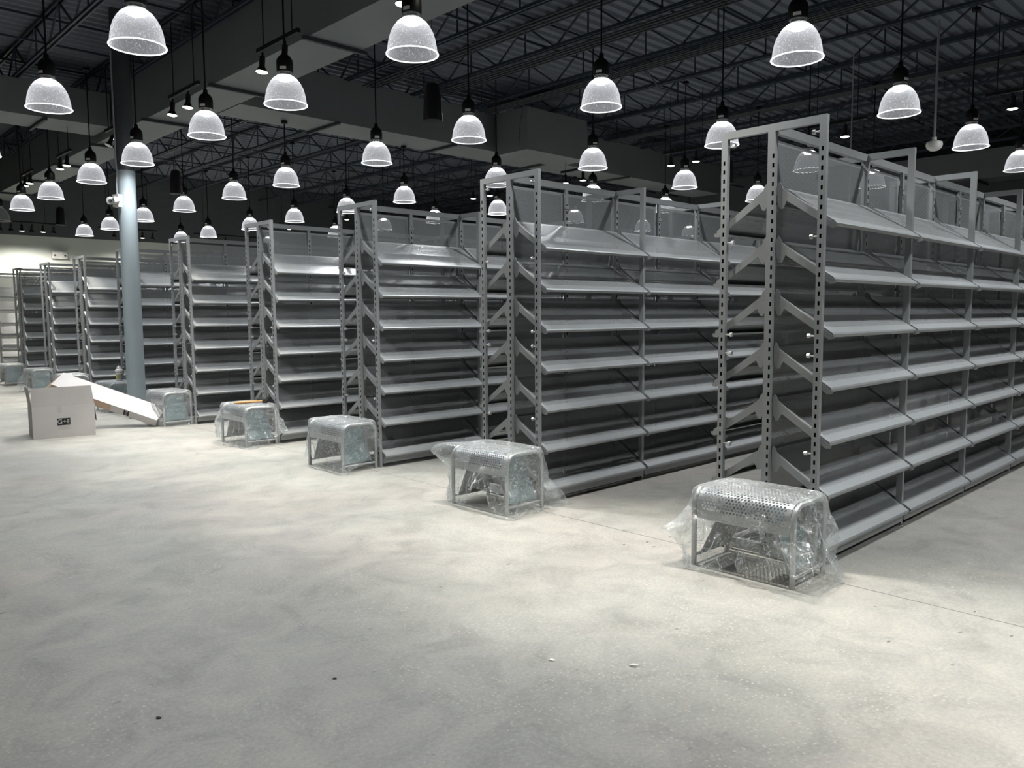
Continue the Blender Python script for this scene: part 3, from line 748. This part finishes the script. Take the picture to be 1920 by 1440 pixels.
# ------------------------------------------------------------------ pendant lamps
ZL = 3.5
def lamp_data():
    d = {}
    out_ = [(.198, .004), (.196, .03), (.191, .07), (.181, .12), (.166, .165), (.144, .205), (.117, .24), (.088, .262), (.07, .268)]
    inn = [(max(0, rr-.006), z) for rr, z in out_][::-1]
    b = MB(); b.lathe(out_, 48); d['dome'] = b.data('lamp_dome', [M['dome']], True)
    d['dome_off'] = b.data('lamp_dome', [M['dome_off']], True)
    def ring():
        b = MB(); n = 48; mseg = 8; vs = []; fs = []
        for i in range(n):
            a = 2*PI*i/n
            for j in range(mseg):
                c = 2*PI*j/mseg; rr = .203+.006*math.cos(c)
                vs.append((rr*math.cos(a), rr*math.sin(a), .0050*math.sin(c)))
        for i in range(n):
            for j in range(mseg):
                fs.append((i*mseg+j, ((i+1) % n)*mseg+j, ((i+1) % n)*mseg+(j+1) % mseg, i*mseg+(j+1) % mseg))
        b.mesh_part(vs, fs); return b
    d['rim'] = ring().data('lamp_rim', [M['rim_lit']], True); d['rim_off'] = ring().data('lamp_rim', [M['white_plastic']], True)
    b = MB(); b.lathe([(0, .226), (.05, .229), (.076, .243), (.078, .256), (.06, .264), (0, .266)], 24); d['bulb'] = b.data('bulb', [M['bulb']], True)
    b = MB(); b.lathe([(.072, .268), (.074, .276), (.050, .280), (.050, .300), (.066, .302), (.066, .306), (0, .306)], 24)
    for k in range(6):
        a = k*PI/3; b.box(.060*math.cos(a)-.006, .060*math.cos(a)+.006, .060*math.sin(a)-.006, .060*math.sin(a)+.006, .276, .31)
    d['collar'] = b.data('collar', [M['bolt']], True)
    b = MB(); b.lathe([(0, .306), (.076, .306), (.079, .315), (.079, .40), (.074, .425), (.055, .455), (.028, .475), (.022, .52), (0, .522)], 28); d['housing'] = b.data('lamp_housing', [M['black']], True)
    b = MB(); b.tube([(0, 0, .51), (0, 0, 5.19-ZL)], .0095, 8); d['rod'] = b.data('hanging_rod', [M['black']], True)
    b = MB(); b.tube([(0, 0, .51), (0, 0, 4.50-ZL)], .0095, 8); d['rod_s'] = b.data('hanging_rod', [M['black']], True)
    b = MB()
    a0 = math.radians(225)
    for i in range(4):
        a1, a2 = a0+(i-2)*.2, a0+(i-1)*.2
        b.face([(.0795*math.cos(a1), .0795*math.sin(a1), .318), (.0795*math.cos(a2), .0795*math.sin(a2), .318), (.0795*math.cos(a2), .0795*math.sin(a2), .345), (.0795*math.cos(a1), .0795*math.sin(a1), .345)])
    d['sticker'] = b.data('sticker', [M['white_plastic']])
    b = MB(); b.lathe([(0, 0), (.05, 0), (.05, .04), (0, .04)], 12); d['box'] = b.data('junction_box', [M['black']])
    return d
LD = lamp_data()
LAMP_W = 150.0
def spot(parent, loc, W_, size, blend, rad, col, rot=(0, 0, 0)):
    l = bpy.data.lights.new('spot_light', 'SPOT'); l.energy = W_; l.spot_size = math.radians(size); l.spot_blend = blend; l.shadow_soft_size = rad; l.color = col
    o = bpy.data.objects.new('spot_light', l); COL.objects.link(o); o.location = loc; o.rotation_euler = rot
    if parent: o.parent = parent
    return o
WHITE = (.95, .98, 1.0)
def lamp(x, y, label, group, lit=True):
    r = thing('pendant_lamp', label, 'pendant lamp', (x, y, ZL), random.uniform(-.5, .5), group)
    s = '' if lit else '_off'
    put('lamp_dome', LD['dome'+s], r); put('lamp_rim', LD['rim'+s], r)
    if lit: put('bulb', LD['bulb'], r); spot(r, (0, 0, .19), LAMP_W, 132, .6, .06, WHITE)
    put('collar', LD['collar'], r); h = put('lamp_housing', LD['housing'], r); put('sticker', LD['sticker'], h); sh = 5.3 < x < 18.2 and 11.1 < y < 12.0; put('hanging_rod', LD['rod_s' if sh else 'rod'], r); put('junction_box', LD['box'], r, (0, 0, (4.455 if sh else 5.15)-ZL))
ROWS = {
 2.28: ('in the far left row', [6.44, 8.9, 11.98]),
 3.92: ('in the row over the benches', [5.17, 7.21, 9.05, 11.28, 13.25, 15.5, 17.47]),
 6.27: ('in the row above the front bays', [3.14, 5.19, 7.2, 9.1, 11.6, 13.45, 15.65, 17.83, 20.02, 21.98]),
 8.75: ('in the row above the third bays', [3.25, 5.33, 7.39, 9.39, 11.85, 13.77, 15.87, 17.98, 20.35, 22.14]),
 11.2: ('in the row above the far bays', [3.28, 5.4, 7.5, 9.46, 11.99, 14.05, 16.02, 18.2, 21.87]),
 13.5: ('in the sixth row from the left', [3.29, 5.4, 7.47, 9.5, 11.93]),
 16.2: ('in the seventh row from the left', [12.06]),
 18.3: ('in the rightmost distant row', [12.1]),
}
for x, (rw, ys) in ROWS.items():
    for i, y in enumerate(ys):
        pos = 'nearest' if i == 0 and len(ys) > 1 else ('farthest' if i == len(ys)-1 and len(ys) > 1 else (ORD[i]+' from the camera' if len(ys) > 1 else 'only one'))
        lamp(x, y, 'lit clear bell pendant lamp, %s %s' % (pos, rw), 'lit pendant lamps '+rw)
lamp(4.0, 19.76, 'unlit grey bell-shaped pendant lamp at the far left edge', None, False)
# spots added without fittings, continuing the lamp grid just beyond the frame
for x, y in ((3.92, 3.1), (3.92, 1.05), (3.92, -1.0), (6.2, 1.05), (8.7, 1.15), (11.1, 1.15), (6.2, -1.0), (2.28, 15.0), (13.5, 1.2), (-.6, 3.0)):
    spot(None, (x, y, 3.69), LAMP_W, 132, .6, .06, WHITE)

# ------------------------------------------------------------------ track lights
def head_data():
    d = {}
    b = MB(); b.tube([(0, 0, .20), (0, 0, .155)], .012, 8); b.tube([(0, 0, .16), (0, 0, .05)], .030, 14); b.tube([(0, 0, .06), (0, 0, .0)], [.03, .062], 20, caps=False)
    d['can'] = b.data('lamp_can', [M['black']], True)
    b = MB(); b.lathe([(0, -.012), (.035, -.009), (.060, .001)], 20); d['face'] = b.data('bulb_face', [M['par']], True); d['off'] = b.data('bulb_face', [M['par_off']], True)
    return d
HD = head_data()
WARM = (1, .955, .86)
def track(label, axis, p0, p1, z, heads, drop, light=None, size=52):
    """bar from p0 to p1 with heads (pos along the axis, lit)"""
    r = thing('track_light', label, 'track light', (p0[0], p0[1], z), 0, 'track light bars')
    dx, dy = p1[0]-p0[0], p1[1]-p0[1]
    b = MB(); b.box(-.02 if dx == 0 else 0, .02 if dx == 0 else dx, 0 if dx == 0 else -.02, dy if dx == 0 else .02, 0, .04); put('track_bar', b.data('track_bar', [M['black']]), r)
    for f in (.15, .85):
        b = MB(); b.tube([(dx*f, dy*f, .03), (dx*f, dy*f, drop)], .006, 6); put('hanging_rod', b.data('hanging_rod', [M['black']]), r)
    for (hx, hy, on, rot) in heads:
        h = put('lamp_can', HD['can'], r, (hx-p0[0], hy-p0[1], -.205), rot=rot)
        put('bulb_face', HD['face' if on else 'off'], h)
        if on and light:
            spot(h, (0, 0, -.02), light, size, .9, .03, WARM)
TW = 380.0
tilt = (0, math.radians(5), 0); tilt2 = (0, math.radians(24), 0)
tracks = [('nearest', 4.85, 5.65, [(4.02, 4.95, 1), (4.04, 5.42, 1)]), ('second', 7.1, 7.95, [(4.04, 7.40, 1), (4.04, 7.88, 1)]),
          ('third', 9.45, 10.35, [(4.02, 9.80, 1), (4.02, 10.29, 1)]), ('fourth', 11.98, 12.82, [(4.0, 12.32, 1), (4.04, 12.72, 0)]),
          ('fifth', 14.6, 15.4, [(4.04, 14.85, 1), (4.04, 15.25, 1)]), ('sixth', 17.0, 17.8, [(4.04, 17.25, 1), (4.04, 17.62, 1)]), ('farthest', 20.1, 20.9, [(4.04, 20.3, 1), (4.04, 20.7, 1)])]
for nm, ya, yb, hs in tracks:
    track('black twin-spot track bar, %s along the long duct' % nm, 'y', (4.02, ya), (4.02, yb), 4.18, [(4.02, h[1], h[2], tilt2 if nm == 'fourth' else tilt) for h in hs], .42 if nm == 'fifth' else .90, TW)
DR = {'fourth': .2}
for nm, ya, yb, hs in [('nearest', 2.4, 3.25, [2.94]), ('second', 4.75, 5.6, [5.05]), ('third', 7.3, 8.2, [7.55, 8.05]), ('fourth', 9.8, 10.6, [10.04, 10.49]), ('fifth', 12.4, 13.4, [12.66, 13.2]), ('sixth', 15.2, 16.0, [15.6]), ('seventh', 18.0, 18.9, [18.27, 18.72]), ('farthest', 21.1, 21.9, [21.36])]:
    track('black track bar with spots over the far bays, %s' % nm, 'y', (11.6, ya), (11.6, yb), 4.18, [(11.6, h, 1, (0, 0, 0)) for h in hs], DR.get(nm, 1.0), TW*.4)
for y in (2.6, 3.0, .5, .1): # spots just above the frame, same duct line
    spot(None, (4.02, y, 3.97), TW, 52, .9, .03, WARM, tilt)
wt = (math.radians(-25), 0, 0)
track('long black track on the back wall, left of the column, with six spots', 'x', (3.4, 23.35), (6.15, 23.35), 3.86, [(x, 23.35, on, (math.radians(4 if on else 20), 0, 0)) for x, on in ((4.72, 0), (4.96, 0), (5.20, 1), (5.42, 0), (5.68, 1), (5.92, 0))], 1.3, 420, 150)
track('black track on the back wall just right of the column', 'x', (7.0, 23.35), (8.55, 23.35), 3.86, [(x, 23.35, on, (math.radians(4 if on else 20), 0, 0)) for x, on in ((7.4, 0), (8.15, 1), (8.42, 0))], 1.3, 420, 150)
track('black track on the back wall above the fifth row', 'x', (9.6, 23.35), (11.6, 23.35), 3.86, [(x, 23.35, on, (math.radians(4 if on else 20), 0, 0)) for x, on in ((10.05, 1), (10.55, 1), (11.2, 0))], 1.3, 420, 150)

# hanging speakers
b = MB(); b.lathe([(0, 0), (.085, 0), (.105, .004), (.106, .02), (.098, .16), (.083, .31), (.070, .375), (.050, .392), (0, .394)], 28); sb = b.data('speaker_body', [M['black']], True)
b = MB(); b.tube([(0, 0, .39), (0, 0, 5.19-ZL)], .003, 5); sw = b.data('hanging_wire', [M['dark']])
b = MB(); b.tube([(0, 0, .39), (0, 0, 4.497-ZL)], .003, 5); sw2 = b.data('hanging_wire', [M['dark']])
for x, y, lb in ((5.39, 6.77, 'black tapered hanging speaker, largest, below the crossing of the ducts'), (5.33, 13.61, 'black tapered hanging speaker right of the column'),
                 (5.18, 19.81, 'small black hanging speaker left of the column'), (11.4, 6.84, 'black hanging speaker half hidden behind the nearest shelving end')):
    r = thing('speaker', lb, 'speaker', (x, y, ZL), 0, 'hanging speakers'); put('speaker_body', sb, r); put('hanging_wire', sw2 if y > 19 else sw, r)
# sensor on a rod
r = thing('ceiling_sensor', 'white round sensor at the end of a long grey rod above the nearest row', 'sensor', (11.33, 3.75, 3.6))
b = MB(); b.lathe([(0, -.055), (.05, -.05), (.088, -.02), (.102, .02), (.095, .055), (.05, .075), (.028, .082), (.028, .12), (0, .12)], 28); put('sensor_body', b.data('sensor_body', [M['white_plastic']], True), r)
b = MB(); b.tube([(0, 0, .11), (0, 0, 1.6)], .015, 10); put('rod', b.data('rod', [M['grey_pvc']], True), r)
r = thing('ceiling_sensor', 'thin grey rod with a small cap hanging right of the second big pendant', 'sensor', (11.35, 4.85, 2.9))
b = MB(); b.lathe([(0, 0), (.03, .002), (.03, .03), (0, .032)], 16); put('sensor_body', b.data('sensor_body', [M['white_plastic']], True), r)
b = MB(); b.tube([(0, 0, .03), (0, 0, 2.3)], .010, 8); put('rod', b.data('rod', [M['grey_pvc']], True), r)

# ------------------------------------------------------------------ world, camera, view
wd = bpy.data.worlds.new('world'); S.world = wd; wd.use_nodes = True
wd.node_tree.nodes['Background'].inputs[0].default_value = (.02, .02, .025, 1); wd.node_tree.nodes['Background'].inputs[1].default_value = 1
cam = bpy.data.cameras.new('camera'); co = bpy.data.objects.new('camera', cam); COL.objects.link(co); S.camera = co
f_px, pitch, roll, yaw = 1480.47, -.08796, -.00674, .80314
F = Vector((math.cos(yaw)*math.cos(pitch), math.sin(yaw)*math.cos(pitch), math.sin(pitch)))
r0 = Vector((math.sin(yaw), -math.cos(yaw), 0)); u0 = r0.cross(F)
rr = r0*math.cos(roll)+u0*math.sin(roll); uu = -r0*math.sin(roll)+u0*math.cos(roll)
co.matrix_world = Matrix(((rr.x, uu.x, -F.x, 0), (rr.y, uu.y, -F.y, 0), (rr.z, uu.z, -F.z, 1.45), (0, 0, 0, 1)))
cam.sensor_fit = 'HORIZONTAL'; cam.sensor_width = 36; cam.lens = f_px/1920*36; cam.clip_start = .05; cam.clip_end = 100
S.view_settings.view_transform = 'Standard'; S.view_settings.look = 'None'; S.view_settings.gamma = 1; S.view_settings.use_curve_mapping = False
S.view_settings.exposure = 0.08
cy = S.cycles
cy.max_bounces = 6; cy.diffuse_bounces = 3; cy.glossy_bounces = 3; cy.transmission_bounces = 2; cy.transparent_max_bounces = 20
cy.caustics_reflective = False; cy.caustics_refractive = False; cy.sample_clamp_indirect = 4.0
cy.use_denoising = True; cy.use_adaptive_sampling = True; cy.adaptive_threshold = .025
